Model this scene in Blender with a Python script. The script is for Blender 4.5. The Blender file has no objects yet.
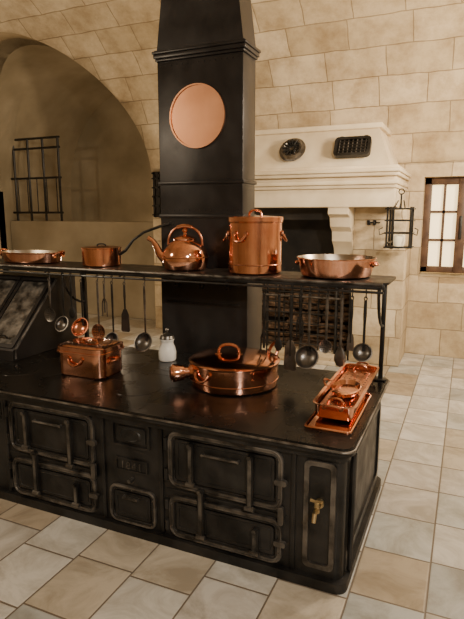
import bpy, bmesh, math, random
from mathutils import Vector, Matrix, Euler
random.seed(4)
C=bpy.context.collection
pi=math.pi

# ---------------------------------------------------------------- materials
def newmat(name):
    m=bpy.data.materials.new(name); m.use_nodes=True
    nt=m.node_tree; b=nt.nodes['Principled BSDF']
    return m,nt,b
def N(nt,t,**k):
    n=nt.nodes.new(t)
    for a,v in k.items(): setattr(n,a,v)
    return n
def noise_mat(name,c1,c2,scale,rough=(.4,.6),metal=0,bump=.1,detail=5,lo=.35,hi=.68):
    m,nt,b=newmat(name)
    tc=N(nt,'ShaderNodeTexCoord'); n=N(nt,'ShaderNodeTexNoise'); n.inputs['Scale'].default_value=scale; n.inputs['Detail'].default_value=detail
    nt.links.new(tc.outputs['Object'],n.inputs['Vector'])
    r=N(nt,'ShaderNodeValToRGB'); r.color_ramp.elements[0].position=lo; r.color_ramp.elements[1].position=hi
    r.color_ramp.elements[0].color=(*c1,1); r.color_ramp.elements[1].color=(*c2,1)
    nt.links.new(n.outputs['Fac'],r.inputs['Fac']); nt.links.new(r.outputs['Color'],b.inputs['Base Color'])
    mr=N(nt,'ShaderNodeMapRange'); mr.inputs['To Min'].default_value=rough[0]; mr.inputs['To Max'].default_value=rough[1]
    mr.inputs['From Min'].default_value=.3; mr.inputs['From Max'].default_value=.7
    nt.links.new(n.outputs['Fac'],mr.inputs['Value']); nt.links.new(mr.outputs['Result'],b.inputs['Roughness'])
    b.inputs['Metallic'].default_value=metal
    if bump:
        n2=N(nt,'ShaderNodeTexNoise'); n2.inputs['Scale'].default_value=scale*4; n2.inputs['Detail'].default_value=4
        nt.links.new(tc.outputs['Object'],n2.inputs['Vector'])
        bp=N(nt,'ShaderNodeBump'); bp.inputs['Strength'].default_value=bump; bp.inputs['Distance'].default_value=.01
        nt.links.new(n2.outputs['Fac'],bp.inputs['Height']); nt.links.new(bp.outputs['Normal'],b.inputs['Normal'])
    return m
IRON=noise_mat('cast_iron',(.013,.0125,.012),(.042,.039,.036),7,(.28,.55),.5,.22)
TOPI=noise_mat('stove_top_iron',(.011,.0105,.010),(.036,.033,.030),3,(.17,.38),.6,.06)
FLUE=noise_mat('flue_iron',(.020,.018,.018),(.042,.038,.037),3.5,(.30,.48),.5,.07)
WORN=noise_mat('worn_iron',(.045,.041,.037),(.22,.20,.178),11,(.3,.55),.8,.22)
GREY=noise_mat('utensil_steel',(.09,.082,.074),(.24,.22,.20),12,(.25,.45),.9,.03)
COP=noise_mat('copper',(.66,.27,.16),(.93,.49,.34),5,(.20,.09),1,.02,7,.3,.6)
COPD=noise_mat('copper_worn',(.42,.17,.10),(.80,.37,.24),8,(.34,.18),1,.04)
COPM=noise_mat('copper_matte',(.60,.29,.16),(.70,.36,.21),4,(.36,.44),.9,.01)
TIN=noise_mat('tin_lining',(.34,.29,.23),(.55,.48,.40),8,(.22,.4),1,.02)
BRASS=noise_mat('brass',(.36,.28,.15),(.58,.46,.27),10,(.3,.45),1,.02)
CER=noise_mat('white_ceramic',(.75,.74,.70),(.82,.81,.78),6,(.2,.3),0,.0)
CREAM=noise_mat('carved_stone',(.60,.50,.35),(.76,.66,.50),3,(.75,.9),0,.2)
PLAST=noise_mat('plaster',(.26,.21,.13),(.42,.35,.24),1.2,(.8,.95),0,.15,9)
SOOT_SHADE=noise_mat('soot_and_opening_shade',(.014,.012,.010),(.05,.042,.034),3,(.8,.95),0,.3)
WOOD=noise_mat('window_wood',(.06,.03,.018),(.12,.065,.035),8,(.4,.6),0,.1)
LOG=noise_mat('firewood',(.03,.019,.012),(.24,.145,.085),18,(.7,.9),0,.4)
m,nt,b=newmat('window_glass'); b.inputs['Base Color'].default_value=(.9,.8,.6,1); b.inputs['Roughness'].default_value=.3
b.inputs['Emission Color'].default_value=(1,.74,.38,1); b.inputs['Emission Strength'].default_value=2.0
GLOW=m  # panes emit, standing in for daylight behind the glass
m,nt,b=newmat('candle_wax'); b.inputs['Base Color'].default_value=(.9,.82,.62,1); b.inputs['Emission Color'].default_value=(1,.8,.5,1); b.inputs['Emission Strength'].default_value=.4
WAX=m
def brick_mat(name,c1,c2,mo,w=.74,h=.36):
    m,nt,b=newmat(name)
    uv=N(nt,'ShaderNodeUVMap'); uv.uv_map='UVMap'
    br=N(nt,'ShaderNodeTexBrick'); br.offset=.42; br.squash=.78; br.squash_frequency=3; br.offset_frequency=2
    br.inputs['Scale'].default_value=1; br.inputs['Brick Width'].default_value=w; br.inputs['Row Height'].default_value=h
    br.inputs['Mortar Size'].default_value=.007; br.inputs['Mortar Smooth'].default_value=.5; br.inputs['Bias'].default_value=0
    br.inputs['Color1'].default_value=(*c1,1); br.inputs['Color2'].default_value=(*c2,1); br.inputs['Mortar'].default_value=(*mo,1)
    nz=N(nt,'ShaderNodeTexNoise'); nz.inputs['Scale'].default_value=3; nt.links.new(uv.outputs[0],nz.inputs['Vector'])
    mx=N(nt,'ShaderNodeMixRGB'); mx.blend_type='LINEAR_LIGHT'; mx.inputs[0].default_value=.02
    nt.links.new(uv.outputs[0],mx.inputs[1]); nt.links.new(nz.outputs['Color'],mx.inputs[2]); nt.links.new(mx.outputs[0],br.inputs['Vector'])
    n=N(nt,'ShaderNodeTexNoise'); n.inputs['Scale'].default_value=2.6; n.inputs['Detail'].default_value=12; n.inputs['Roughness'].default_value=.7; nt.links.new(uv.outputs[0],n.inputs['Vector'])
    r=N(nt,'ShaderNodeValToRGB'); r.color_ramp.elements[0].color=(.52,.45,.36,1); r.color_ramp.elements[1].color=(1.0,1.0,1.0,1)
    r.color_ramp.elements[0].position=.34; r.color_ramp.elements[1].position=.6
    nt.links.new(n.outputs['Fac'],r.inputs[0])
    mu=N(nt,'ShaderNodeMixRGB'); mu.blend_type='MULTIPLY'; mu.inputs[0].default_value=.8
    nt.links.new(br.outputs['Color'],mu.inputs[1]); nt.links.new(r.outputs[0],mu.inputs[2]); nt.links.new(mu.outputs[0],b.inputs['Base Color'])
    b.inputs['Roughness'].default_value=.85
    bp=N(nt,'ShaderNodeBump'); bp.inputs['Strength'].default_value=.6; bp.inputs['Distance'].default_value=.025
    su=N(nt,'ShaderNodeMath'); su.operation='SUBTRACT'; nt.links.new(n.outputs['Fac'],su.inputs[0]); nt.links.new(br.outputs['Fac'],su.inputs[1])
    nt.links.new(su.outputs[0],bp.inputs['Height']); nt.links.new(bp.outputs[0],b.inputs['Normal'])
    return m
STONE=brick_mat('limestone_blocks',(.50,.40,.255),(.70,.59,.42),(.36,.28,.175))
def floor_mat():
    m,nt,b=newmat('stone_tiles')
    L=nt.links.new
    tc=N(nt,'ShaderNodeTexCoord'); sx=N(nt,'ShaderNodeSeparateXYZ'); L(tc.outputs['Object'],sx.inputs[0])
    def M(op,a,bb=None):
        n=N(nt,'ShaderNodeMath'); n.operation=op
        for i,v in enumerate((a,bb)):
            if v is None: continue
            if isinstance(v,(int,float)): n.inputs[i].default_value=v
            else: L(v,n.inputs[i])
        return n.outputs[0]
    S=.36
    u=M('DIVIDE',M('ADD',sx.outputs['X'],100.14),S); cu=M('FLOOR',u); fu=M('FRACT',u)
    wc=N(nt,'ShaderNodeTexWhiteNoise'); wc.noise_dimensions='1D'; L(cu,wc.inputs['W'])
    off=wc.outputs['Value']
    v=M('ADD',M('DIVIDE',M('ADD',sx.outputs['Y'],100.0),S*1.12),off); cv=M('FLOOR',v); fv=M('FRACT',v)
    cb=N(nt,'ShaderNodeCombineXYZ'); L(cu,cb.inputs[0]); L(cv,cb.inputs[1])
    wn=N(nt,'ShaderNodeTexWhiteNoise'); wn.noise_dimensions='2D'; L(cb.outputs[0],wn.inputs['Vector'])
    r=N(nt,'ShaderNodeValToRGB'); r.color_ramp.interpolation='CONSTANT'
    cols=[(.57,.54,.49),(.42,.43,.41),(.64,.62,.57),(.42,.35,.26),(.50,.51,.48),(.60,.58,.53),(.52,.46,.37),(.68,.67,.63)]
    e=r.color_ramp.elements
    e[0].color=(*cols[0],1); e[1].position=1/8; e[1].color=(*cols[1],1)
    for i in range(2,8):
        q=e.new(i/8); q.color=(*cols[i],1)
    L(wn.outputs['Value'],r.inputs[0])
    sc=N(nt,'ShaderNodeVectorMath'); sc.operation='SCALE'; sc.inputs['Scale'].default_value=7.0; L(wn.outputs['Color'],sc.inputs[0])
    ad=N(nt,'ShaderNodeVectorMath'); ad.operation='ADD'; L(tc.outputs['Object'],ad.inputs[0]); L(sc.outputs[0],ad.inputs[1])
    n=N(nt,'ShaderNodeTexNoise'); n.inputs['Scale'].default_value=3.5; n.inputs['Detail'].default_value=11; n.inputs['Roughness'].default_value=.68; n.inputs['Distortion'].default_value=.8; L(ad.outputs[0],n.inputs['Vector'])
    r2=N(nt,'ShaderNodeValToRGB'); r2.color_ramp.elements[0].position=.36; r2.color_ramp.elements[1].position=.6
    r2.color_ramp.elements[0].color=(.55,.52,.47,1); r2.color_ramp.elements[1].color=(1,1,1,1); L(n.outputs['Fac'],r2.inputs[0])
    mu=N(nt,'ShaderNodeMixRGB'); mu.blend_type='MULTIPLY'; mu.inputs[0].default_value=.85; L(r.outputs[0],mu.inputs[1]); L(r2.outputs[0],mu.inputs[2])
    g=.013
    d=M('MINIMUM',M('MINIMUM',fu,M('SUBTRACT',1.0,fu)),M('MINIMUM',fv,M('SUBTRACT',1.0,fv)))
    mask=M('LESS_THAN',d,g)
    mx=N(nt,'ShaderNodeMixRGB'); L(mask,mx.inputs[0]); L(mu.outputs[0],mx.inputs[1]); mx.inputs[2].default_value=(.15,.12,.09,1)
    L(mx.outputs[0],b.inputs['Base Color'])
    mr=N(nt,'ShaderNodeMapRange'); mr.inputs['To Min'].default_value=.2; mr.inputs['To Max'].default_value=.5; L(n.outputs['Fac'],mr.inputs['Value']); L(mr.outputs[0],b.inputs['Roughness'])
    bp=N(nt,'ShaderNodeBump'); bp.inputs['Strength'].default_value=.35; bp.inputs['Distance'].default_value=.01
    md=M('MINIMUM',d,.03); h=M('ADD',M('MULTIPLY',md,20),M('MULTIPLY',n.outputs['Fac'],.35)); L(h,bp.inputs['Height']); L(bp.outputs[0],b.inputs['Normal'])
    return m
TILES=floor_mat()

# ---------------------------------------------------------------- mesh builder
class B:
    def __init__(s,name,mats):
        s.name=name; s.bm=bmesh.new(); s.mats=mats; s.uv=s.bm.loops.layers.uv.new('UVMap')
    def _add(s,vs,fs,mat,M=None):
        bv=[s.bm.verts.new(M@Vector(v) if M else Vector(v)) for v in vs]
        out=[]
        for f in fs:
            try:
                q=s.bm.faces.new([bv[i] for i in f]); q.material_index=s.mats.index(mat); q.smooth=True; out.append(q)
            except ValueError: pass
        return out
    def box(s,x0,x1,y0,y1,z0,z1,mat,bevel=0,seg=2,M=None):
        t=bmesh.new()
        bmesh.ops.create_cube(t,size=1)
        for v in t.verts: v.co=Vector(((x0+x1)/2+v.co.x*(x1-x0),(y0+y1)/2+v.co.y*(y1-y0),(z0+z1)/2+v.co.z*(z1-z0)))
        if bevel: bmesh.ops.bevel(t,geom=list(t.edges),offset=bevel,segments=seg,affect='EDGES',profile=.5)
        s.merge(t,mat,M)
    def merge(s,t,mat,M=None):
        t.verts.index_update()
        s._add([v.co.copy() for v in t.verts],[[v.index for v in f.verts] for f in t.faces],mat,M); t.free()
    def lathe(s,c,prof,mat,seg=40,M=None,sx=1,sy=1):
        vs=[];fs=[];n=len(prof)
        for i in range(seg):
            a=2*pi*i/seg
            for r,z in prof: vs.append((c[0]+r*math.cos(a)*sx,c[1]+r*math.sin(a)*sy,c[2]+z))
        for i in range(seg):
            j=(i+1)%seg
            for k in range(n-1): fs.append((i*n+k,j*n+k,j*n+k+1,i*n+k+1))
        s._add(vs,fs,mat,M)
        bmesh.ops.remove_doubles(s.bm,verts=s.bm.verts,dist=1e-6)
    def tube(s,pts,r,mat,seg=10,closed=False,M=None,flat=1.0):
        P=[Vector(p) for p in pts]; n=len(P); R=r if isinstance(r,(list,tuple)) else [r]*n
        vs=[];fs=[];up=None
        for i,p in enumerate(P):
            if closed: t=(P[(i+1)%n]-P[i-1])
            else: t=(P[min(i+1,n-1)]-P[max(i-1,0)])
            t.normalize()
            if up is None:
                up=Vector((0,0,1)) if abs(t.z)<.9 else Vector((0,1,0))
            b=t.cross(up).normalized(); up=b.cross(t).normalized()
            for k in range(seg):
                a=2*pi*k/seg; vs.append(p+b*math.cos(a)*R[i]+up*math.sin(a)*R[i]*flat)
        m=n if closed else n-1
        for i in range(m):
            j=(i+1)%n
            for k in range(seg):
                l=(k+1)%seg; fs.append((i*seg+k,i*seg+l,j*seg+l,j*seg+k))
        if not closed:
            fs.append(tuple(range(seg-1,-1,-1))); fs.append(tuple((n-1)*seg+k for k in range(seg)))
        s._add(vs,fs,mat,M)
    def prism(s,poly,axis,a0,a1,mat,M=None):
        def mk(p,a):
            return {'x':(a,p[0],p[1]),'y':(p[0],a,p[1]),'z':(p[0],p[1],a)}[axis]
        n=len(poly); vs=[mk(p,a0) for p in poly]+[mk(p,a1) for p in poly]
        fs=[tuple(range(n)),tuple(range(2*n-1,n-1,-1))]+[(i,(i+1)%n,n+(i+1)%n,n+i) for i in range(n)]
        s._add(vs,fs,mat,M)
    def ring(s,outer,inner,y0,y1,mat,M=None):
        n=len(outer); vs=[(p[0],y0,p[1]) for p in outer]+[(p[0],y0,p[1]) for p in inner]+[(p[0],y1,p[1]) for p in outer]+[(p[0],y1,p[1]) for p in inner]
        fs=[]
        for i in range(n):
            j=(i+1)%n
            fs+=[(i,j,n+j,n+i),(2*n+i,3*n+i,3*n+j,2*n+j),(i,2*n+i,2*n+j,j),(n+i,n+j,3*n+j,3*n+i)]
        s._add(vs,fs,mat,M)
    def done(s,ang=35,loc=None,fix=True):
        bm=s.bm
        if fix: bmesh.ops.recalc_face_normals(bm,faces=list(bm.faces))
        for f in bm.faces:
            nn=f.normal
            for l in f.loops:
                c=l.vert.co
                if abs(nn.z)>.7: l[s.uv].uv=(c.x,c.y)
                elif abs(nn.x)>abs(nn.y): l[s.uv].uv=(c.y,c.z)
                else: l[s.uv].uv=(c.x,c.z)
        xs=[v.co for v in bm.verts]
        mn=Vector((min(v.x for v in xs),min(v.y for v in xs),min(v.z for v in xs))); mx=Vector((max(v.x for v in xs),max(v.y for v in xs),max(v.z for v in xs)))
        o=Vector(((mn.x+mx.x)/2,(mn.y+mx.y)/2,mn.z))
        if loc is not None: o=Vector(loc)
        for v in bm.verts: v.co-=o
        me=bpy.data.meshes.new(s.name); bm.to_mesh(me); bm.free()
        for m in s.mats: me.materials.append(m)
        me.set_sharp_from_angle(angle=math.radians(ang))
        ob=bpy.data.objects.new(s.name,me); ob.location=o; C.objects.link(ob); return ob
def rrect(x0,x1,z0,z1,r,n=5):
    pts=[]
    for cx,cz,a0 in ((x1-r,z1-r,0),(x0+r,z1-r,90),(x0+r,z0+r,180),(x1-r,z0+r,270)):
        for k in range(n+1):
            a=math.radians(a0+90*k/n); pts.append((cx+r*math.cos(a),cz+r*math.sin(a)))
    return pts

# ---------------------------------------------------------------- room shell
Y0,Y1=-2.0,7.4; XL,XR=-9.0,3.0; ZS=2.5; VH=2.9
YC=(Y0+Y1)/2; VW=(Y1-Y0)/2
def profY(z): return YC+VW*math.sqrt(max(0,1-((z-ZS)/VH)**2)) if z>ZS else Y1
fl=B('floor',[TILES]); fl.box(XL-.4,XR+.4,Y0-.4,10.2,-.2,0,TILES); fl.done(loc=(0,0,0))
bm=bmesh.new(); uvl=bm.loops.layers.uv.new('UVMap')
NA=72; xs=[XL+i*.5 for i in range(int((XR-XL)/.5)+1)]
prof=[];L=0;last=None
for i in range(NA+1):
    a=pi*i/NA; q=(YC+VW*math.cos(a),ZS+VH*math.sin(a))
    if last: L+=math.hypot(q[0]-last[0],q[1]-last[1])
    prof.append((q[0],q[1],L)); last=q
g=[[bm.verts.new((x,q[0],q[1])) for q in prof] for x in xs]
for i in range(len(xs)-1):
    for k in range(NA):
        f=bm.faces.new((g[i][k],g[i+1][k],g[i+1][k+1],g[i][k+1])); f.smooth=True
        for l,(xx,kk) in zip(f.loops,((i,k),(i+1,k),(i+1,k+1),(i,k+1))): l[uvl].uv=(xs[xx],prof[kk][2]+ZS)
bmesh.ops.recalc_face_normals(bm,faces=list(bm.faces))
bm.faces.ensure_lookup_table()
fc=bm.faces[0]; cm=fc.calc_center_median()
if fc.normal.dot(Vector((0,YC-cm.y,ZS-cm.z)))<0: bmesh.ops.reverse_faces(bm,faces=list(bm.faces))
me=bpy.data.meshes.new('ceiling'); bm.to_mesh(me); bm.free(); me.materials.append(STONE)
ceil=bpy.data.objects.new('ceiling',me); C.objects.link(ceil)
so=ceil.modifiers.new('thick','SOLIDIFY'); so.thickness=.4; so.offset=-1
AX,AZ,AW,AH=-6.5,2.3,1.84,2.16
ell=[(AX+AW*math.cos(pi*i/40),AZ+AH*math.sin(pi*i/40)) for i in range(41)]
cut=B('cutter',[STONE]); cut.prism(ell+[(AX-AW,1.0),(AX+AW,1.0)],'y',5.0,9.0,STONE); co=cut.done()
bo=ceil.modifiers.new('arch','BOOLEAN'); bo.operation='DIFFERENCE'; bo.object=co; bo.solver='EXACT'
dg=bpy.context.evaluated_depsgraph_get(); dg.update()
me2=bpy.data.meshes.new_from_object(ceil.evaluated_get(dg)); ceil.modifiers.clear(); ceil.data=me2
bpy.data.objects.remove(co)
WX0,WX1,WZ0,WZ1=-.57,.45,1.10,2.34
w=B('wall_back',[STONE])
T=Y1+.45
w.box(XL-.4,AX-AW,Y1,T,0,ZS+.1,STONE)
w.box(AX+AW,WX0,Y1,T,0,ZS,STONE)
w.box(WX0,WX1,Y1,T,0,WZ0-.12,STONE)
w.box(WX0,WX1,Y1,T,WZ1,ZS,STONE)
w.box(WX1,XR+.4,Y1,T,0,ZS,STONE)
w.prism([(Y1,WZ0-.12),(T,WZ0-.12),(T,WZ0),(Y1+.3,WZ0)],'x',WX0,WX1,STONE)
w.done(loc=(0,0,0))
w=B('wall_front',[STONE]); w.box(XL-.4,XR+.4,Y0-.4,Y0,0,ZS,STONE); w.done(loc=(0,0,0))
w=B('wall_left',[STONE]); w.box(XL-.4,XL,Y0,10.2,0,5.8,STONE); w.done(loc=(0,0,0))
w=B('wall_right',[STONE]); w.box(XR,XR+.4,Y0,Y1,0,5.8,STONE); w.done(loc=(0,0,0))
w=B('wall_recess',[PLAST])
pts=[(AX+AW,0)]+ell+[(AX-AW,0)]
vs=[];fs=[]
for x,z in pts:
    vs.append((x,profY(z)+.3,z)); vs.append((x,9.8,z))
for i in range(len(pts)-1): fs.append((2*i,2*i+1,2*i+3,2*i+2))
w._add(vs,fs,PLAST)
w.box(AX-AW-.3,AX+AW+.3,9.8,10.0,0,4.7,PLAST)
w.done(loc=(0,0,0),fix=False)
w=B('stair_parapet',[PLAST]); w.box(AX-AW+.02,AX+AW-.02,7.95,8.2,0,1.74,PLAST,.02); w.done()
r=B('iron_railing',[IRON])
yy=8.05
for z in (3.28,3.10,2.55,1.90): r.tube([(-8.30,yy,z),(-7.06,yy,z)],.022,IRON,6)
for x in (-8.2,-7.84,-7.47,-7.10): r.tube([(x,yy,1.74),(x,yy,3.28)],.024,IRON,6)
for k in range(5): r.tube([(-8.14+.24*k,yy,1.90),(-8.14+.24*k,yy,2.55)],.010,IRON,6)
r.done()

# window
w=B('window_1',[WOOD,GLOW,IRON])
yf=Y1+.26
w.box(WX0,WX1,yf,yf+.02,WZ0,WZ1,GLOW)
xm=-.10
w.box(WX0,WX0+.09,yf-.07,yf,WZ0,WZ1,WOOD,.008); w.box(WX1-.09,WX1,yf-.07,yf,WZ0,WZ1,WOOD,.008)
w.box(WX0,WX1,yf-.07,yf,WZ0,WZ0+.08,WOOD,.008); w.box(WX0,WX1,yf-.07,yf,WZ1-.09,WZ1,WOOD,.008)
w.box(xm-.06,xm+.06,yf-.09,yf,WZ0,WZ1,WOOD,.01)
for x in ((WX0+.09+xm-.06)/2,(WX1-.09+xm+.06)/2): w.box(x-.016,x+.016,yf-.05,yf,WZ0,WZ1,WOOD)
for z in (WZ0+.43,WZ0+.8): w.box(WX0,WX1,yf-.05,yf,z-.016,z+.016,WOOD)
w.box(xm-.015,xm+.015,yf-.12,yf-.09,WZ0+.45,WZ0+.75,IRON,.004)
w.done()
w=B('window_2',[WOOD,SOOT_SHADE,IRON])
w.box(-4.62,-4.2,Y1-.05,Y1-.0,1.82,2.52,SOOT_SHADE)
for x in (-4.58,-4.49,-4.40,-4.31): w.box(x-.015,x+.015,Y1-.08,Y1-.05,1.82,2.52,IRON)
for z in (1.86,2.0,2.14,2.28,2.42,2.5): w.box(-4.62,-4.2,Y1-.08,Y1-.05,z-.012,z+.012,IRON)
w.done()

# fireplace
FX0,FX1=-3.6,-.68; FY=6.65
f=B('stone_fireplace',[CREAM,SOOT_SHADE,STONE])
f.box(FX0,-3.25,FY,Y1,0,1.95,CREAM,.01); f.box(-1.3,FX1,FY,Y1,0,1.95,STONE,.01)
f.box(-3.25,-1.3,Y1-.06,Y1-.01,0,1.95,SOOT_SHADE)
f.box(-3.25,-3.22,FY+.05,Y1-.05,0,1.95,SOOT_SHADE); f.box(-1.33,-1.3,FY+.05,Y1-.05,0,1.95,SOOT_SHADE)
f.box(-3.25,-1.3,FY,Y1,1.80,1.95,SOOT_SHADE)
f.box(-3.22,-1.33,FY-.3,Y1-.05,0,.06,STONE,.01)
for x in (-3.42,-1.42):
    f.prism([(FY+.05,1.95),(FY-.36,1.95),(FY-.36,1.87),(FY-.26,1.83),(FY-.22,1.72),(FY-.12,1.66),(FY-.10,1.54),(FY+.0,1.46),(FY+.05,1.36)],'x',x-.12,x+.12,CREAM)
def course(o,z0,z1,xo=0):
    f.box(FX0-o*.4,FX1-.10+o*.4+xo,FY-.38-o,Y1-.01,z0,z1,CREAM,.012)
course(.0,1.95,2.16); course(.04,2.16,2.20); course(.08,2.20,2.25); course(.02,2.25,2.29); course(.10,2.29,2.33); course(.14,2.33,2.37); course(.06,2.37,2.41)
h0=[(-3.55,FY-.30),(-.86,FY-.30),(-.86,Y1-.01),(-3.55,Y1-.01)]
h1=[(-3.40,FY-.05),(-1.04,FY-.05),(-1.04,Y1-.01),(-3.40,Y1-.01)]
vs=[(x,y,2.41) for x,y in h0]+[(x,y,2.86) for x,y in h1]
f._add(vs,[(0,1,5,4),(1,2,6,5),(2,3,7,6),(3,0,4,7),(4,5,6,7),(0,3,2,1)],CREAM)
f.box(-3.44,-1.0,FY-.09,Y1-.01,2.86,2.92,CREAM,.01)
f.done(loc=(0,0,0))
w=B('firewood_stack',[LOG])
for i in range(12):
    for k in range(4):
        x0=-3.05+k*.42+random.uniform(-.06,.06); z=.13+i*.08+random.uniform(-.012,.012); y=7.02+random.uniform(-.06,.06); rr=random.uniform(.026,.046)
        w.tube([(x0,y,z),(x0+.22,y+random.uniform(-.04,.04),z+random.uniform(-.025,.025)),(x0+.44,y+random.uniform(-.04,.04),z+random.uniform(-.02,.02))],[rr,rr*1.15,rr*.85],LOG,7)
w.box(-3.07,-1.40,6.9,7.1,.062,.11,LOG)
w.done()
w=B('fireplace_spit_rack',[IRON,GREY])
for x in [-2.95+.12*k for k in range(13)]: w.tube([(x,6.80,.062),(x,6.80,1.16)],.010 if int((x+2.95)/.12+.5)%4 else .020,IRON,6)
for z in (.14,.28,.42,.56,.70,.84,.98,1.12): w.tube([(-2.98,6.78,z),(-1.42,6.78,z)],.010,IRON,6)
w.tube([(-3.0,6.70,.80),(-1.42,6.70,.80)],.014,GREY,8)
for x in (-2.9,-1.5): w.tube([(x,6.72,.062),(x,6.72,.95)],.016,IRON,8)
w.done()
w=B('round_copper_mould',[IRON,GREY])
M=Matrix.Translation((-2.03,FY-.245,2.64))@Matrix.Rotation(math.radians(90-28),4,'X')
w.lathe((0,0,0),[(.0,.012),(.05,.03),(.07,.01),(.10,.045),(.125,.045),(.14,.01),(.165,.0),(.155,-.01),(0,-.01)],GREY,32,M)
for i in range(12):
    a=i*pi/6; w.tube([(M@Vector((.03*math.cos(a),.03*math.sin(a),.03))),(M@Vector((.11*math.cos(a),.11*math.sin(a),.055)))],.010,IRON,6)
w.done()
w=B('metal_basket_mould',[IRON,GREY])
M=Matrix.Translation((-1.30,FY-.235,2.62))@Matrix.Rotation(math.radians(-28),4,'X')
w.box(-.19,.19,-.03,.0,-.10,.10,IRON,.02,2,M)
o=rrect(-.21,.21,-.125,.125,.05); i_=rrect(-.175,.175,-.09,.09,.03)
w.ring(o,i_,-.06,.0,IRON,M)
for k in range(7): w.tube([M@Vector((-.15+.05*k,-.045,-.09)),M@Vector((-.15+.05*k,-.045,.09))],.007,GREY,5)
for k in range(4): w.tube([M@Vector((-.17,-.048,-.06+.04*k)),M@Vector((.17,-.048,-.06+.04*k))],.007,IRON,5)
for x in (-.14,.14):
    w.tube([M@Vector((x+.04*math.cos(a),-.03,.11+.035*math.sin(a))) for a in [pi*j/8 for j in range(9)]],.008,IRON,6)
w.done()
# open wrought-iron lamp rack bracketed off the chimney pier
w=B('wall_lantern',[IRON,WAX,GREY])
lx,ly=-.72,6.34
w.box(lx-.13,lx-.10,FY-.015,FY,1.46,2.02,IRON,.003)
w.tube([(lx-.115,FY-.01,1.93),(lx-.115,ly-.12,1.93)],.012,IRON,6); w.tube([(lx-.115,FY-.01,1.55),(lx-.115,ly-.12,1.55)],.012,IRON,6)
w.tube([(lx-.115,FY-.01,1.98)]+[(lx-.115,FY-.10+.05*math.cos(math.radians(a)),1.98+.05*math.sin(math.radians(a))) for a in range(0,240,30)],.009,IRON,6)
for dx in (-.125,.125):
    for dy in (-.115,.115): w.tube([(lx+dx,ly+dy,1.50),(lx+dx,ly+dy,1.95)],.012,IRON,6)
for z in (1.50,1.66,1.80,1.93):
    w.tube([(lx-.15,ly-.115,z),(lx+.15,ly-.115,z),(lx+.15,ly+.115,z),(lx-.15,ly+.115,z)],.010,IRON,6,True)
for dx in (-.06,0,.06): w.tube([(lx+dx,ly-.115,1.93),(lx+dx*.5,ly,2.02)],.007,IRON,6)
w.tube([(lx,ly,1.93),(lx,ly,2.10)],.010,IRON,6)
w.tube([(lx+.03*math.cos(a),ly,2.12+.03*math.sin(a)) for a in [2*pi*q/10 for q in range(10)]],.006,IRON,6,True)
w.lathe((lx,ly,1.49),[(0,0),(.11,0),(.13,.02),(.11,.02),(0,.02)],IRON,20)
w.lathe((lx,ly,1.51),[(0,0),(.05,0),(.065,.06),(.065,.12),(.05,.13),(0,.13)],WAX,16)
for sg in (-1,1):
    w.tube([(lx+sg*.15,ly-.12,1.66),(lx+sg*.20,ly-.12,1.64),(lx+sg*.21,ly-.12,1.70),(lx+sg*.17,ly-.12,1.72)],.007,IRON,6)
w.done()
w=B('wall_hook',[IRON]); w.box(-1.07,-1.03,FY-.02,FY,1.74,1.80,IRON,.008); w.box(-1.14,-1.10,FY-.02,FY,1.74,1.80,IRON,.008); w.tube([(-1.05,FY-.01,1.77),(-1.05,FY-.08,1.76),(-1.05,FY-.09,1.79)],.01,IRON,6); w.tube([(-1.12,FY-.014,1.77),(-.98,FY-.014,1.77)],.008,IRON,6); w.done()

# ---------------------------------------------------------------- kitchen range
SX0,SX1=-3.75,-.42; SY0,SY1=2.34,3.60; SZ=.78
s=B('cast_iron_range',[IRON,TOPI,WORN,BRASS])
def rslab(x0,x1,y0,y1,z0,z1,r,mat):
    s.prism(rrect(x0,x1,y0,y1,r,5),'z',z0,z1,mat)
rslab(SX0+.05,SX1-.04,SY0+.05,SY1-.03,.05,.735,.05,IRON)
rslab(SX0+.03,SX1-.012,SY0+.018,SY1-.01,0,.055,.06,IRON)
rslab(SX0+.035,SX1-.025,SY0+.03,SY1-.02,.70,.742,.055,IRON)
rslab(SX0,SX1,SY0,SY1,.742,.755,.06,IRON)
rslab(SX0+.003,SX1-.003,SY0+.003,SY1-.003,.755,.776,.06,TOPI)
rslab(SX0+.010,SX1-.010,SY0+.010,SY1-.010,.776,.780,.055,TOPI)
s.tube([(p[0],p[1],.766) for p in rrect(SX0-.002,SX1+.002,SY0-.002,SY1+.002,.062,6)],.007,WORN,8,True)
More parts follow.
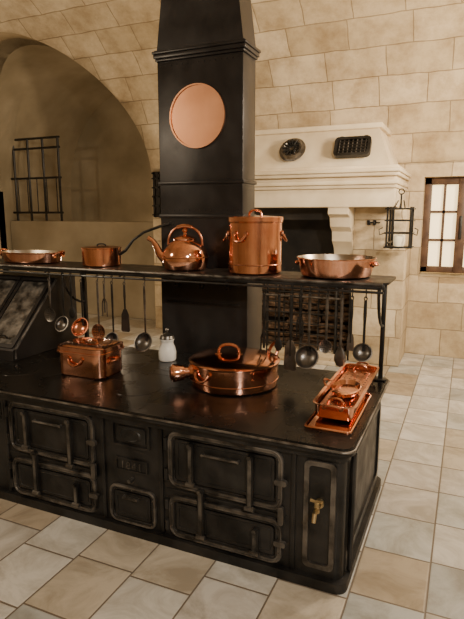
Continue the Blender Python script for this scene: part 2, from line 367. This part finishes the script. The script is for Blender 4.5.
# flat lift-out cooking plates: low discs, each with a lifting slot
for cx,cy,rr in ((-1.87,2.72,.16),(-1.87,3.24,.13),(-2.85,2.70,.13)):
    s.lathe((cx,cy,.780),[(rr,0),(rr-.001,.0015),(0,.0016)],TOPI,56)
    s.box(cx-.022,cx+.022,cy-.005,cy+.005,.7805,.7822,IRON)
for x in (-3.1,-2.10,-1.64,-.84): s.box(x-.0015,x+.0015,SY0+.05,SY1-.05,.779,.7808,IRON)
s.box(-3.1,-.84,3.02,3.023,.779,.7808,IRON)
FYF=SY0+.05
def rivet(cx,cz,q=.008):
    M=Matrix.Translation((cx,FYF-.014,cz))@Matrix.Rotation(pi/2,4,'X')
    s.lathe((0,0,0),[(q,0),(q*.75,.004),(0,.005)],WORN,10,M)
def door(x0,x1,z0,z1,r,straps=(),w=.034):
    s.ring(rrect(x0,x1,z0,z1,r),rrect(x0+w,x1-w,z0+w,z1-w,max(.01,r-w)),FYF-.014,FYF+.004,WORN)
    # rounded cast bead on the outer and inner lip of the frame
    s.tube([(p[0],FYF-.014,p[1]) for p in rrect(x0+.006,x1-.006,z0+.006,z1-.006,r)],.006,WORN,8,True)
    s.tube([(p[0],FYF-.014,p[1]) for p in rrect(x0+w-.004,x1-w+.004,z0+w-.004,z1-w+.004,max(.012,r-w))],.005,IRON,8,True)
    s.prism(rrect(x0+w+.012,x1-w-.012,z0+w+.012,z1-w-.012,.02),'y',FYF-.012,FYF+.002,IRON)
    s.tube([(p[0],FYF-.012,p[1]) for p in rrect(x0+w+.03,x1-w-.03,z0+w+.03,z1-w-.03,.015)],.004,IRON,6,True)
    for (cx,cz) in ((x0+w/2,z0+r),(x1-w/2,z0+r),(x0+w/2,z1-r),(x1-w/2,z1-r),((x0+x1)/2,z0+w/2),((x0+x1)/2,z1-w/2)): rivet(cx,cz)
    for sx,a,b_ in straps:
        s.prism(rrect(sx-.018,sx+.018,a,b_,.017,4),'y',FYF-.032,FYF-.012,IRON)
        s.prism(rrect(sx-.010,sx+.010,a+.01,b_-.01,.009,3),'y',FYF-.036,FYF-.03,WORN)
        s.tube([(sx,FYF-.034,b_-.012),(sx,FYF-.05,b_-.012)],.012,WORN,8)
        s.tube([(sx-.026,FYF-.032,a+.015),(sx+.026,FYF-.032,a+.015)],.013,WORN,8)
def unit(x0,x1):
    W=x1-x0
    a,b_=x0+W*.22,x0+W*.74
    door(x0,x1,.37,.70,.06,((a,.40,.655),(b_,.34,.655)))
    door(x0,x1,.065,.32,.06,((a+.06,.10,.40),(b_+.03,.09,.25)))
    s.tube([(x0+W*.33,FYF-.03,.60),(x0+W*.64,FYF-.03,.60)],.007,WORN,8)
    for q in (.33,.64): s.tube([(x0+W*q,FYF,.60),(x0+W*q,FYF-.035,.60)],.008,WORN,8)
    for zz in (.44,.62): s.tube([(x0-.012,FYF-.014,zz-.035),(x0-.012,FYF-.014,zz+.035)],.014,IRON,8)
    for zz in (.13,.26): s.tube([(x0-.012,FYF-.014,zz-.03),(x0-.012,FYF-.014,zz+.03)],.014,IRON,8)
    s.prism(rrect(x1-.04,x1+.025,.52,.55,.012,3),'y',FYF-.035,FYF-.012,WORN)
    s.prism(rrect(x1-.04,x1+.025,.18,.21,.012,3),'y',FYF-.035,FYF-.012,WORN)
    s.prism(rrect(x1-.02,x1+.01,.30,.40,.012,3),'y',FYF-.028,FYF-.01,WORN)
    s.box(x0-.02,x1+.02,FYF-.006,FYF+.001,.340,.350,IRON)
unit(-1.44,-.77); unit(-2.62,-1.95); unit(-3.50,-2.85)
for X in (-1.69,-2.735):
    wv=.13 if X>-2 else .07
    s.ring(rrect(X-wv,X+wv,.545,.70,.015),rrect(X-wv+.015,X+wv-.015,.56,.685,.008),FYF-.014,FYF+.002,IRON)
    s.prism(rrect(X-wv+.03,X+wv-.03,.575,.67,.02),'y',FYF-.010,FYF,IRON)
X=-1.69
M=Matrix.Translation((X,FYF-.010,.622))@Matrix.Rotation(pi/2,4,'X')
s.lathe((0,0,0),[(.040,0),(.036,.006),(.030,.002),(.012,.004),(0,.010)],IRON,24,M,sx=1.8)
s.ring(rrect(X-.11,X+.11,.395,.475,.012),rrect(X-.10,X+.10,.405,.465,.008),FYF-.012,FYF+.002,IRON)
s.prism(rrect(X-.098,X+.098,.407,.463,.008),'y',FYF-.006,FYF,IRON)
door(X-.16,X+.16,.065,.30,.05,(),.026)
s.tube([(X-.05,FYF-.012,.24),(X-.05,FYF-.035,.24),(X+.05,FYF-.035,.24),(X+.05,FYF-.012,.24)],.008,WORN,8)
s.tube([(X+.0,FYF,.35),(X+.0,FYF-.04,.35)],.012,WORN,8)
for x in (-1.49,-1.89,-.715,-2.66,-2.81): s.box(x-.012,x+.012,FYF-.012,FYF,.06,.70,IRON,.003)
s.ring(rrect(-.66,-.50,.10,.68,.03),rrect(-.635,-.525,.125,.655,.02),FYF-.012,FYF+.002,WORN)
M=Matrix.Translation((SX1-.04,0,0))@Matrix.Rotation(pi/2,4,'Z')
s.ring(rrect(2.52,3.46,.12,.66,.05),rrect(2.56,3.42,.16,.62,.03),-.012,.002,IRON,M)
s.tube([(SX1-.02,2.50,.06),(SX1-.02,2.50,.7)],.014,IRON,8)
rng=s.done(30)
fc=bpy.data.curves.new('plaque_figures','FONT'); fc.body='1841'; fc.size=.066; fc.extrude=.004; fc.align_x='CENTER'; fc.space_character=1.2
fo=bpy.data.objects.new('plaque_figures',fc); C.objects.link(fo); fo.rotation_euler=(pi/2,0,0); fo.location=(X,FYF-.008,.411); fc.materials.append(WORN)
fo.parent=rng; fo.matrix_parent_inverse=Matrix.Translation(-rng.location)
w=B('brass_tap',[BRASS])
tx,tz=-.58,.46; FT=FYF-.0005
w.tube([(tx,FT,tz),(tx,FYF-.06,tz),(tx,FYF-.10,tz-.01),(tx,FYF-.115,tz-.045)],[.014,.012,.012,.010],BRASS,12)
w.tube([(tx,FT,tz),(tx,FYF-.016,tz)],.024,BRASS,16)
w.tube([(tx,FYF-.06,tz-.02),(tx,FYF-.06,tz+.035)],[.016,.010],BRASS,10)
w.tube([(tx-.032,FYF-.06,tz+.04),(tx,FYF-.06,tz+.035),(tx+.032,FYF-.06,tz+.04)],[.009,.007,.009],BRASS,10)
w.done()
w=B('sloping_warming_cabinet',[IRON,WORN,FLUE])
w.prism([(2.85,.782),(3.58,.782),(3.58,1.36),(3.34,1.36),(2.85,.86)],'x',-3.72,-3.05,FLUE)
dy,dz=.49,.50; ang=math.atan2(dz,dy)
M=Matrix.Translation((0,2.85,.86))@Matrix.Rotation(ang-pi/2,4,'X')
for x0,x1 in ((-3.71,-3.39),(-3.38,-3.06)):
    w.ring(rrect(x0,x1,.02,.68,.02),rrect(x0+.03,x1-.03,.05,.65,.01),-.012,.0,FLUE,M)
    w.prism(rrect(x0+.034,x1-.034,.054,.646,.01),'y',-.006,.0,WORN,M)
    w.tube([M@Vector(((x0+x1)/2-.06,-.012,.10)),M@Vector(((x0+x1)/2-.06,-.04,.10)),M@Vector(((x0+x1)/2+.06,-.04,.10)),M@Vector(((x0+x1)/2+.06,-.012,.10))],.007,IRON,6)
w.tube([(-3.046,2.87,.80),(-3.046,2.87,.865),(-3.046,3.345,1.345)],.010,WORN,6)
w.done()

# ---------------------------------------------------------------- flue
w=B('stove_flue',[FLUE,IRON])
fx0,fx1,fy0,fy1=-2.21,-1.515,3.62,3.86
w.box(fx0-.01,fx1+.04,fy0,fy1+.08,0,1.46,FLUE,.006)
w.box(fx0,fx1,fy0,fy1,1.46,2.98,FLUE,.006)
w.box(fx0-.012,fx1+.012,fy0-.010,fy1+.012,2.09,2.115,FLUE,.006)
w.box(fx0-.012,fx1+.012,fy0-.010,fy1+.012,1.84,1.87,FLUE,.008)
for z0,z1,o in ((2.98,3.0,.012),(3.0,3.03,.022),(3.03,3.05,.030),(3.05,3.06,.016)):
    w.box(fx0-o,fx1+o,fy0-o,fy1+o,z0,z1,FLUE,.006)
vs=[(fx0,fy0,3.06),(fx1,fy0,3.06),(fx1,fy1,3.06),(fx0,fy1,3.06),(fx0+.28,fy0+.02,5.28),(fx1-.28,fy0+.02,5.28),(fx1-.28,fy1-.02,5.28),(fx0+.28,fy1-.02,5.28)]
w._add(vs,[(0,1,5,4),(1,2,6,5),(2,3,7,6),(3,0,4,7),(4,5,6,7),(0,3,2,1)],FLUE)
for z in (1.33,):
    for x in (-2.08,-1.86,-1.64):
        M=Matrix.Translation((x,fy0,z))@Matrix.Rotation(pi/2,4,'X'); w.lathe((0,0,0),[(.028,0),(.026,.02),(.012,.024),(.012,.045),(0,.045)],IRON,16,M)
w.box(-2.16,-1.54,fy0-.008,fy0,1.18,1.2,IRON,.003)
for x in [fx0+.03+.045*k for k in range(15)]:
    for z in (1.90,2.95):
        M=Matrix.Translation((x,fy0,z))@Matrix.Rotation(pi/2,4,'X'); w.lathe((0,0,0),[(.006,0),(.004,.004),(0,.004)],FLUE,8,M)
w.done()
w=B('copper_disc',[COPM,COPD])
M=Matrix.Translation((-1.878,fy0-.001,2.575))@Matrix.Rotation(pi/2,4,'X')
w.lathe((0,0,0),[(0,0),(.226,0),(.226,.016),(.216,.016),(.216,.008),(0,.008)],COPM,72,M); w.done(20)

# ---------------------------------------------------------------- shelf (pot rack)
w=B('pot_rack_shelf',[IRON,WORN])
hx0,hx1,hy0,hy1,hz=-4.2,-.41,3.2,3.6,1.47
w.prism(rrect(hx0,hx1,hy0,hy1,.04,4),'z',hz-.014,hz,IRON)
w.tube([(hx0,hy0,hz-.013),(hx1-.03,hy0,hz-.013)],.012,WORN,8)
w.box(hx0,hx1-.02,hy0+.0,hy0+.02,hz-.045,hz-.012,IRON,.003)
w.tube([(hx0,hy0-.035,hz-.055),(hx1-.02,hy0-.035,hz-.055)],.008,IRON,8)
for x in (-3.9,-3.0,-2.3,-1.45,-.45):
    w.tube([(x,hy0-.035,hz-.055),(x,hy0+.01,hz-.03)],.007,IRON,6)
for x in (-2.9,-.47):
    w.box(x-.014,x+.014,3.50,3.53,SZ+.001,hz-.014,IRON,.003)
    w.tube([(x,3.515,1.15)]+[(x,3.515-.26*math.sin(t*pi/2/6),1.15+.30*(1-math.cos(t*pi/2/6))) for t in range(1,7)],.010,IRON,6)
    w.box(x-.035,x+.035,3.48,3.55,SZ+.001,SZ+.012,IRON,.003)
w.done()

# ---------------------------------------------------------------- utensils
RY=hy0-.035; RZ=hz-.063
def hook(o,x,mat):
    o.tube([(x,RY+.014*math.cos(a),RZ+.008+.014*math.sin(a)) for a in [math.radians(q) for q in range(200,-61,-26)]]+[(x,RY+.0,RZ-.03)],.0035,mat,6)
def utensil(name,x,zb,kind,mat,bowl,hm=None,lean=0):
    hm=hm or GREY; o=B(name,list({mat,hm,IRON}))
    hook(o,x,IRON); zt=RZ-.025; y=RY-.004
    zk=zb+bowl*1.0
    o.tube([(x+.009*math.cos(a),y,zt-.006+.012*math.sin(a)) for a in [2*pi*k/10 for k in range(10)]],.003,hm,6,True)
    o.tube([(x,y,zt-.016),(x,y,zt-.10),(x,y,(zt+zk)/2),(x,y,zk)],[.009,.011,.008,.008],hm,8,flat=.5)
    if kind=='ladle':
        M=Matrix.Translation((x,y-bowl*.5,zb+bowl*.95))@Matrix.Rotation(math.radians(62),4,'X')
        pr=[(bowl*math.sin(t),-bowl*.62*math.cos(t)) for t in [pi/2*k/8 for k in range(9)]]
        pr2=[(max(0,r-.004),z+.004) for r,z in reversed(pr)]
        o.lathe((0,0,0),pr+[(bowl+.003,.003)]+pr2,mat,28,M)
        o.tube([(x,y,zk+.05),(x,y-.004,zk+bowl*.4),(x,y-.012,zb+bowl*1.7)],.007,hm,8)
    elif kind=='skimmer':
        M=Matrix.Translation((x,y-.006,zb+bowl))@Matrix.Rotation(math.radians(86),4,'X')
        o.lathe((0,0,0),[(0,-.008),(bowl*.6,-.004),(bowl,.004),(bowl*1.0,.008),(bowl*.6,.0),(0,-.004)],mat,28,M)
        for q in range(3):
            n=5+q*4
            for k in range(n):
                a=2*pi*k/n; rr=bowl*(.25+.24*q); o.lathe((rr*math.cos(a),rr*math.sin(a),.003),[(.0,.004),(.004,.003)],IRON,6,M)
    elif kind=='spatula':
        pl=[(x-bowl*.45,zb+.01),(x-bowl*.35,zb),(x+bowl*.35,zb),(x+bowl*.45,zb+.01),(x+bowl*.38,zb+bowl*1.6),(x+.012,zb+bowl*2.1),(x-.012,zb+bowl*2.1),(x-bowl*.38,zb+bowl*1.6)]
        o.prism(pl,'y',y-.003,y+.003,mat)
    elif kind=='spoon':
        o.lathe((x,y,zb+bowl*1.2),[(0,-bowl*1.2),(bowl*.4,-bowl*1.05),(bowl*.72,-bowl*.5),(bowl*.75,.1*bowl),(bowl*.5,bowl*.8),(.01,bowl*1.3),(0,bowl*1.3)],mat,20,sy=.25)
    elif kind=='fork':
        o.tube([(x-.02,y,zb),(x-.02,y,zb+.10),(x-.01,y,zb+.13),(x+.01,y,zb+.13),(x+.02,y,zb+.10),(x+.02,y,zb)],.005,mat,6)
        o.tube([(x,y,zb+.13),(x,y,zk+.1)],.006,mat,6)
    return o.done()
utensil('skimmer',-2.95,1.04,'skimmer',GREY,.055)
utensil('ladle',-2.82,.98,'ladle',GREY,.06,IRON)
utensil('long_spoon',-2.74,1.08,'spoon',IRON,.04,IRON)
utensil('copper_ladle',-2.64,.96,'ladle',COPD,.072,IRON)
utensil('copper_skimmer',-2.49,.94,'skimmer',COPD,.060)
utensil('meat_fork',-2.43,1.12,'fork',GREY,.03,GREY)
utensil('ladle',-2.36,.90,'ladle',GREY,.058,IRON)
utensil('spatula',-2.25,1.02,'spatula',IRON,.08,IRON)
utensil('ladle',-2.08,.90,'ladle',GREY,.070)
utensil('meat_fork',-1.17,.98,'fork',IRON,.03,IRON)
utensil('spatula',-.99,.88,'spatula',GREY,.095,IRON)
utensil('ladle',-.87,.92,'ladle',GREY,.074)
utensil('skimmer',-.76,1.02,'skimmer',GREY,.042,GREY)
utensil('long_spoon',-.67,.94,'spoon',GREY,.050,GREY)
utensil('ladle',-.53,1.00,'ladle',GREY,.056,IRON)
utensil('spatula',-.61,1.05,'spatula',GREY,.05,IRON)
utensil('long_spoon',-1.07,1.0,'spoon',IRON,.035,IRON)
utensil('meat_fork',-.93,1.10,'fork',IRON,.03,IRON)

# ---------------------------------------------------------------- copper ware
def loop(o,c,d,w_,h_,out,r,mat,n=10):
    dx,dy_=d; tx_,ty_=-dy_,dx
    pts=[]
    for k in range(n+1):
        a=pi*k/n
        pts.append((c[0]+tx_*w_*math.cos(a)+dx*out*math.sin(a),c[1]+ty_*w_*math.cos(a)+dy_*out*math.sin(a),c[2]+h_*math.sin(a)))
    o.tube(pts,r,mat,8)
    for sg in (1,-1):
        p=Vector((c[0]+tx_*w_*sg,c[1]+ty_*w_*sg,c[2])); 
        o.tube([p-Vector((dx,dy_,0))*.006,p+Vector((dx,dy_,0))*.008],r*2.0,mat,10)
def toploop(o,c,ang,w_,h_,r,mat):
    ca,sa=math.cos(ang),math.sin(ang)
    pts=[(c[0]+ca*w_*math.cos(pi*k/10),c[1]+sa*w_*math.cos(pi*k/10),c[2]+h_*abs(math.sin(pi*k/10))**.6) for k in range(11)]
    o.tube(pts,r,mat,8)
    for sg in (1,-1): o.lathe((c[0]+ca*w_*sg,c[1]+sa*w_*sg,c[2]),[(.022,0),(.018,.005),(0,.006)],mat,12)
hz_=hz+.002
w=B('copper_kettle',[COP,COPD,IRON])
k=(-1.88,3.41,hz_)
w.lathe(k,[(0,.0),(.135,.0),(.15,.008),(.165,.05),(.168,.09),(.155,.14),(.12,.185),(.09,.205),(.082,.212),(.085,.222),(.075,.232),(.03,.25),(.012,.254),(.012,.268),(.022,.278),(.022,.29),(.01,.30),(0,.30)],COP,48)
w.lathe(k,[(.168,.088),(.171,.092),(.168,.096)],COPD,48)
w.tube([(k[0]-.13,k[1]-.03,k[2]+.06),(k[0]-.19,k[1]-.045,k[2]+.11),(k[0]-.215,k[1]-.05,k[2]+.17),(k[0]-.24,k[1]-.055,k[2]+.205),(k[0]-.275,k[1]-.06,k[2]+.225)],[.045,.030,.022,.018,.020],COP,14)
hp=[(k[0]+.13*math.cos(a),k[1]+.02*math.cos(a),k[2]+.175+.14*abs(math.sin(a))**.8) for a in [pi*q/14 for q in range(15)]]
w.tube(hp,.009,COPD,8)
w.tube(hp[5:10],.014,COP,10)
w.done()
w=B('copper_stockpot',[COP,COPD])
k=(-1.335,3.41,hz_)
R=.183
w.lathe(k,[(0,0),(R-.01,0),(R,.01),(R,.34),(R+.006,.345),(R+.006,.35),(R+.008,.352),(R+.008,.377),(R+.002,.382),(R-.02,.383),(.05,.389),(0,.389)],COP,56)
toploop(w,(k[0],k[1],k[2]+.385),math.radians(-10),.05,.04,.008,COPD)
for d in ((-.92,-.38),(.92,.38),(-.2,-.98)):
    d=Vector(d).normalized(); loop(w,(k[0]+d.x*R,k[1]+d.y*R,k[2]+.27),(d.x,d.y),.045,-.05,.03,.009,COPD)
w.lathe(k,[(R+.001,.06),(R+.003,.064),(R+.001,.068)],COPD,56)
w.done()
w=B('copper_saute_pan',[COP,TIN,COPD])
k=(-.775,3.43,hz_)
w.lathe(k,[(0,0),(.20,0),(.222,.01),(.235,.05),(.245,.10),(.25,.118),(.256,.12),(.256,.125),(.248,.125)],COP,56)
w.lathe(k,[(.248,.125),(.238,.10),(.226,.05),(.214,.016),(0,.010)],TIN,56)
for d in ((-1,0),(1,0)): loop(w,(k[0]+d[0]*.244,k[1],k[2]+.085),d,.05,.0,.022,.008,COPD)
w.done()
w=B('copper_saucepan',[COP,IRON,TIN])
k=(-2.62,3.40,hz_)
w.lathe(k,[(0,0),(.14,0),(.15,.008),(.152,.135),(.157,.138),(.157,.144),(.15,.144)],COP,44)
w.lathe(k,[(.157,.144),(.120,.150),(.05,.155),(0,.156)],COP,44)
toploop(w,(k[0],k[1],k[2]+.150),.3,.035,.02,.006,IRON)
w.tube([(k[0]+.145,k[1]+.03,k[2]+.09),(k[0]+.19,k[1]+.05,k[2]+.12),(k[0]+.25,k[1]+.07,k[2]+.20),(k[0]+.33,k[1]+.10,k[2]+.26),(k[0]+.45,k[1]+.14,k[2]+.305),(k[0]+.53,k[1]+.155,k[2]+.325)],[.020,.017,.015,.015,.016,.018],IRON,8,flat=.7)
w.tube([(k[0]+.545+.014*math.cos(a),k[1]+.157,k[2]+.330+.014*math.sin(a)) for a in [2*pi*q/10 for q in range(10)]],.005,IRON,6,True)
w.done()
w=B('copper_oval_dish',[COP,TIN,COPD])
k=(-3.34,3.40,hz_)
w.lathe(k,[(0,0),(.25,0),(.27,.01),(.29,.08),(.305,.086),(.305,.09),(.29,.09)],COP,56,sy=.6)
w.lathe(k,[(.29,.09),(.275,.05),(.262,.014),(0,.01)],TIN,56,sy=.6)
for d in (-1,1): loop(w,(k[0]+d*.285,k[1],k[2]+.065),(d,0),.05,.035,.045,.009,COPD)
w.done()
w=B('copper_casserole',[COP,COPD,TIN])
cx,cy,z=-2.34,2.87,SZ+.002
def rb(bx,by,z0,z1,bx2=None,by2=None,r=.07,mat=COP,r2=None):
    bx2=bx2 or bx; by2=by2 or by; r2=r2 or r
    a=rrect(cx-bx,cx+bx,cy-by,cy+by,r,6); b2=rrect(cx-bx2,cx+bx2,cy-by2,cy+by2,r2,6); n=len(a)
    vs=[(p[0],p[1],z0) for p in a]+[(p[0],p[1],z1) for p in b2]
    w._add(vs,[tuple(range(n-1,-1,-1)),tuple(range(n,2*n))]+[(i,(i+1)%n,n+(i+1)%n,n+i) for i in range(n)],mat)
rb(.180,.135,z,z+.012,.188,.143)
rb(.188,.143,z+.012,z+.16)
rb(.188,.143,z+.16,z+.167,.200,.155)
rb(.203,.158,z+.167,z+.177)
rb(.198,.153,z+.177,z+.206)
rb(.185,.14,z+.206,z+.216,.165,.12)
toploop(w,(cx,cy,z+.214),0,.06,.03,.008,COPD)
for d in (-1,1): loop(w,(cx+d*.19,cy,z+.11),(d,0),.05,.01,.04,.009,COPD)
loop(w,(cx-.02,cy-.145,z+.13),(0,-1),.055,-.045,.02,.008,COPD)
w.done()
w=B('copper_covered_pan',[COP,COPD,IRON])
k=(-1.34,3.07,SZ+.002)
R=.285
w.lathe(k,[(0,0),(R-.015,0),(R-.003,.008),(R,.03),(R+.002,.148),(R+.012,.152),(R+.013,.160),(R+.004,.164),(R-.01,.170),(R*.6,.186),(R*.25,.194),(0,.196)],COP,72)
w.lathe(k,[(R+.001,.045),(R+.004,.048),(R+.001,.051)],COPD,72)
toploop(w,(k[0]-.03,k[1]-.02,k[2]+.192),math.radians(15),.07,.065,.010,COPD)
loop(w,(k[0]+.8*R*.9,k[1]+.6*R*.9,k[2]+.170),(.8,.6),.075,.085,.03,.011,COPD)
d=Vector((-.80,-.60,0)).normalized()
e=Vector(k)+Vector((0,0,.09))
a=e+d*(R-.005)
w.tube([a,a+d*.02],[.058,.046],COPD,20)
w.tube([a+d*.02,a+d*.05,a+d*.055,a+d*.12,a+d*.13],[.036,.038,.048,.060,.056],COP,24)
w.tube([a+d*.128,a+d*.14,a+d*.145],[.048,.046,.02],COPD,20)
loop(w,(k[0]-R*.35,k[1]-R*.93,k[2]+.12),(-.35,-.93),.06,-.05,.025,.008,COPD)
w.done()
w=B('ceramic_pepper_mill',[CER,GREY,WORN])
k=(-2.02,3.36,SZ+.003)
w.lathe(k,[(0,0),(.060,0),(.066,.01),(.068,.06),(.060,.10),(.047,.13),(.050,.15),(.054,.155),(.054,.165)],CER,32)
w.lathe(k,[(.054,.165),(.056,.17),(.048,.19),(.02,.205),(.008,.21),(.008,.225),(.016,.232),(.01,.245),(0,.247)],GREY,32)
w.done()
w=B('copper_baking_sheet',[COP])
X0,X1_,Ya,Yb=-.705,-.47,2.52,3.15
w.prism(rrect(X0,X1_,Ya,Yb,.02,4),'z',SZ+.001,SZ+.006,COP)
w.tube([(p[0],p[1],SZ+.012) for p in rrect(X0,X1_,Ya,Yb,.02,4)],.007,COP,8,True)
w.done()
w=B('copper_roasting_tray',[COP,COPD,TIN,IRON])
X0,X1_,Ya,Yb=-.685,-.485,2.64,3.46; zb=SZ+.020
def rect3(e,z): return [(p[0],p[1],z) for p in rrect(X0-e,X1_+e,Ya-e,Yb+e,.03+e,4)]
lay=[rect3(-.012,zb),rect3(-.002,zb+.006),rect3(.006,zb+.075),rect3(.018,zb+.079),rect3(.018,zb+.083),rect3(.003,zb+.081),rect3(-.006,zb+.01)]
n=len(lay[0]); vs=sum(lay,[]); fs=[tuple(range(n-1,-1,-1)),tuple(range(6*n,7*n))]
for q in range(6):
    for i in range(n): fs.append((q*n+i,q*n+(i+1)%n,(q+1)*n+(i+1)%n,(q+1)*n+i))
w._add(vs,fs,COP)
w.prism(rrect(X0+.008,X1_-.008,Ya+.01,Yb-.01,.025,4),'z',zb+.045,zb+.050,COPD)
for i in range(5):
    for j in range(18): w.lathe((X0+.032+i*.034,Ya+.05+j*.042,zb+.0505),[(0,0),(.006,0)],IRON,8)
for yy_ in (Ya+.06,Yb-.06): toploop(w,((X0+X1_)/2,yy_,zb+.05),0,.045,.05,.006,COPD)
for yy_,d in ((Ya-.01,-1),(Yb+.01,1)): loop(w,((X0+X1_)/2,yy_,zb+.07),(0,d),.045,.02,.03,.007,COPD)
loop(w,(X0-.008,3.0,zb+.07),(-1,0),.05,.03,.03,.007,COPD)
w.done()
w=B('oval_copper_dish',[COP,COPD])
w.lathe(((X0+X1_)/2,2.95,zb+.052),[(0,0),(.06,.0),(.075,.012),(.082,.035),(.086,.036),(.080,.040),(.068,.016),(0,.008)],COP,32,sy=1.7)
w.done()

# ---------------------------------------------------------------- lights
def area(n,loc,tgt,size,en,col=(1,.82,.6),sy=None):
    l=bpy.data.lights.new(n,'AREA'); l.size=size; l.energy=en; l.color=col
    if sy: l.shape='RECTANGLE'; l.size_y=sy
    o=bpy.data.objects.new(n,l); o.location=loc; o.rotation_euler=(Vector(tgt)-Vector(loc)).to_track_quat('-Z','Y').to_euler(); C.objects.link(o)
def point(n,loc,en,r=.08,col=(1,.76,.5)):
    l=bpy.data.lights.new(n,'POINT'); l.energy=en; l.shadow_soft_size=r; l.color=col
    o=bpy.data.objects.new(n,l); o.location=loc; C.objects.link(o)
area('ceiling_uplight',(1.3,4.4,2.6),(-1.8,6.4,4.2),.5,190,(1,.79,.54))
area('front_lamp',(1.5,-.6,3.3),(-1.4,2.8,.4),.3,140,(1,.91,.78))
point('copper_sparkle_light',(.95,1.5,3.5),42,.07,(1,.86,.68))  # added light out of view, gives the copper its sparkle
area('aisle_lamp',(1.2,5.2,3.4),(-.3,5.0,0),.4,110,(1,.84,.64))
area('left_lamp',(-5.0,.5,3.2),(-4.2,5,1.6),.3,75,(1,.82,.58))
point('recess_fill',(-5.3,8.9,.9),34,.12)  # added hidden light without a fixture, brightens the recess
point('back_left_fill',(-4.3,5.6,1.2),36,.12)  # added light without a fixture, brightens wall and floor behind the range
wd=bpy.data.worlds.new('world'); bpy.context.scene.world=wd; wd.use_nodes=True
wd.node_tree.nodes['Background'].inputs[0].default_value=(.9,.8,.65,1); wd.node_tree.nodes['Background'].inputs[1].default_value=.3

# ---------------------------------------------------------------- camera
cd=bpy.data.cameras.new('camera'); cd.sensor_fit='VERTICAL'; cd.sensor_height=36; cd.lens=530/619*36; cd.clip_start=.05
cam=bpy.data.objects.new('camera',cd); C.objects.link(cam); cam.location=(0,0,1.87)
cam.rotation_euler=(math.radians(90-10.2),0,math.radians(23.85))
bpy.context.scene.camera=cam
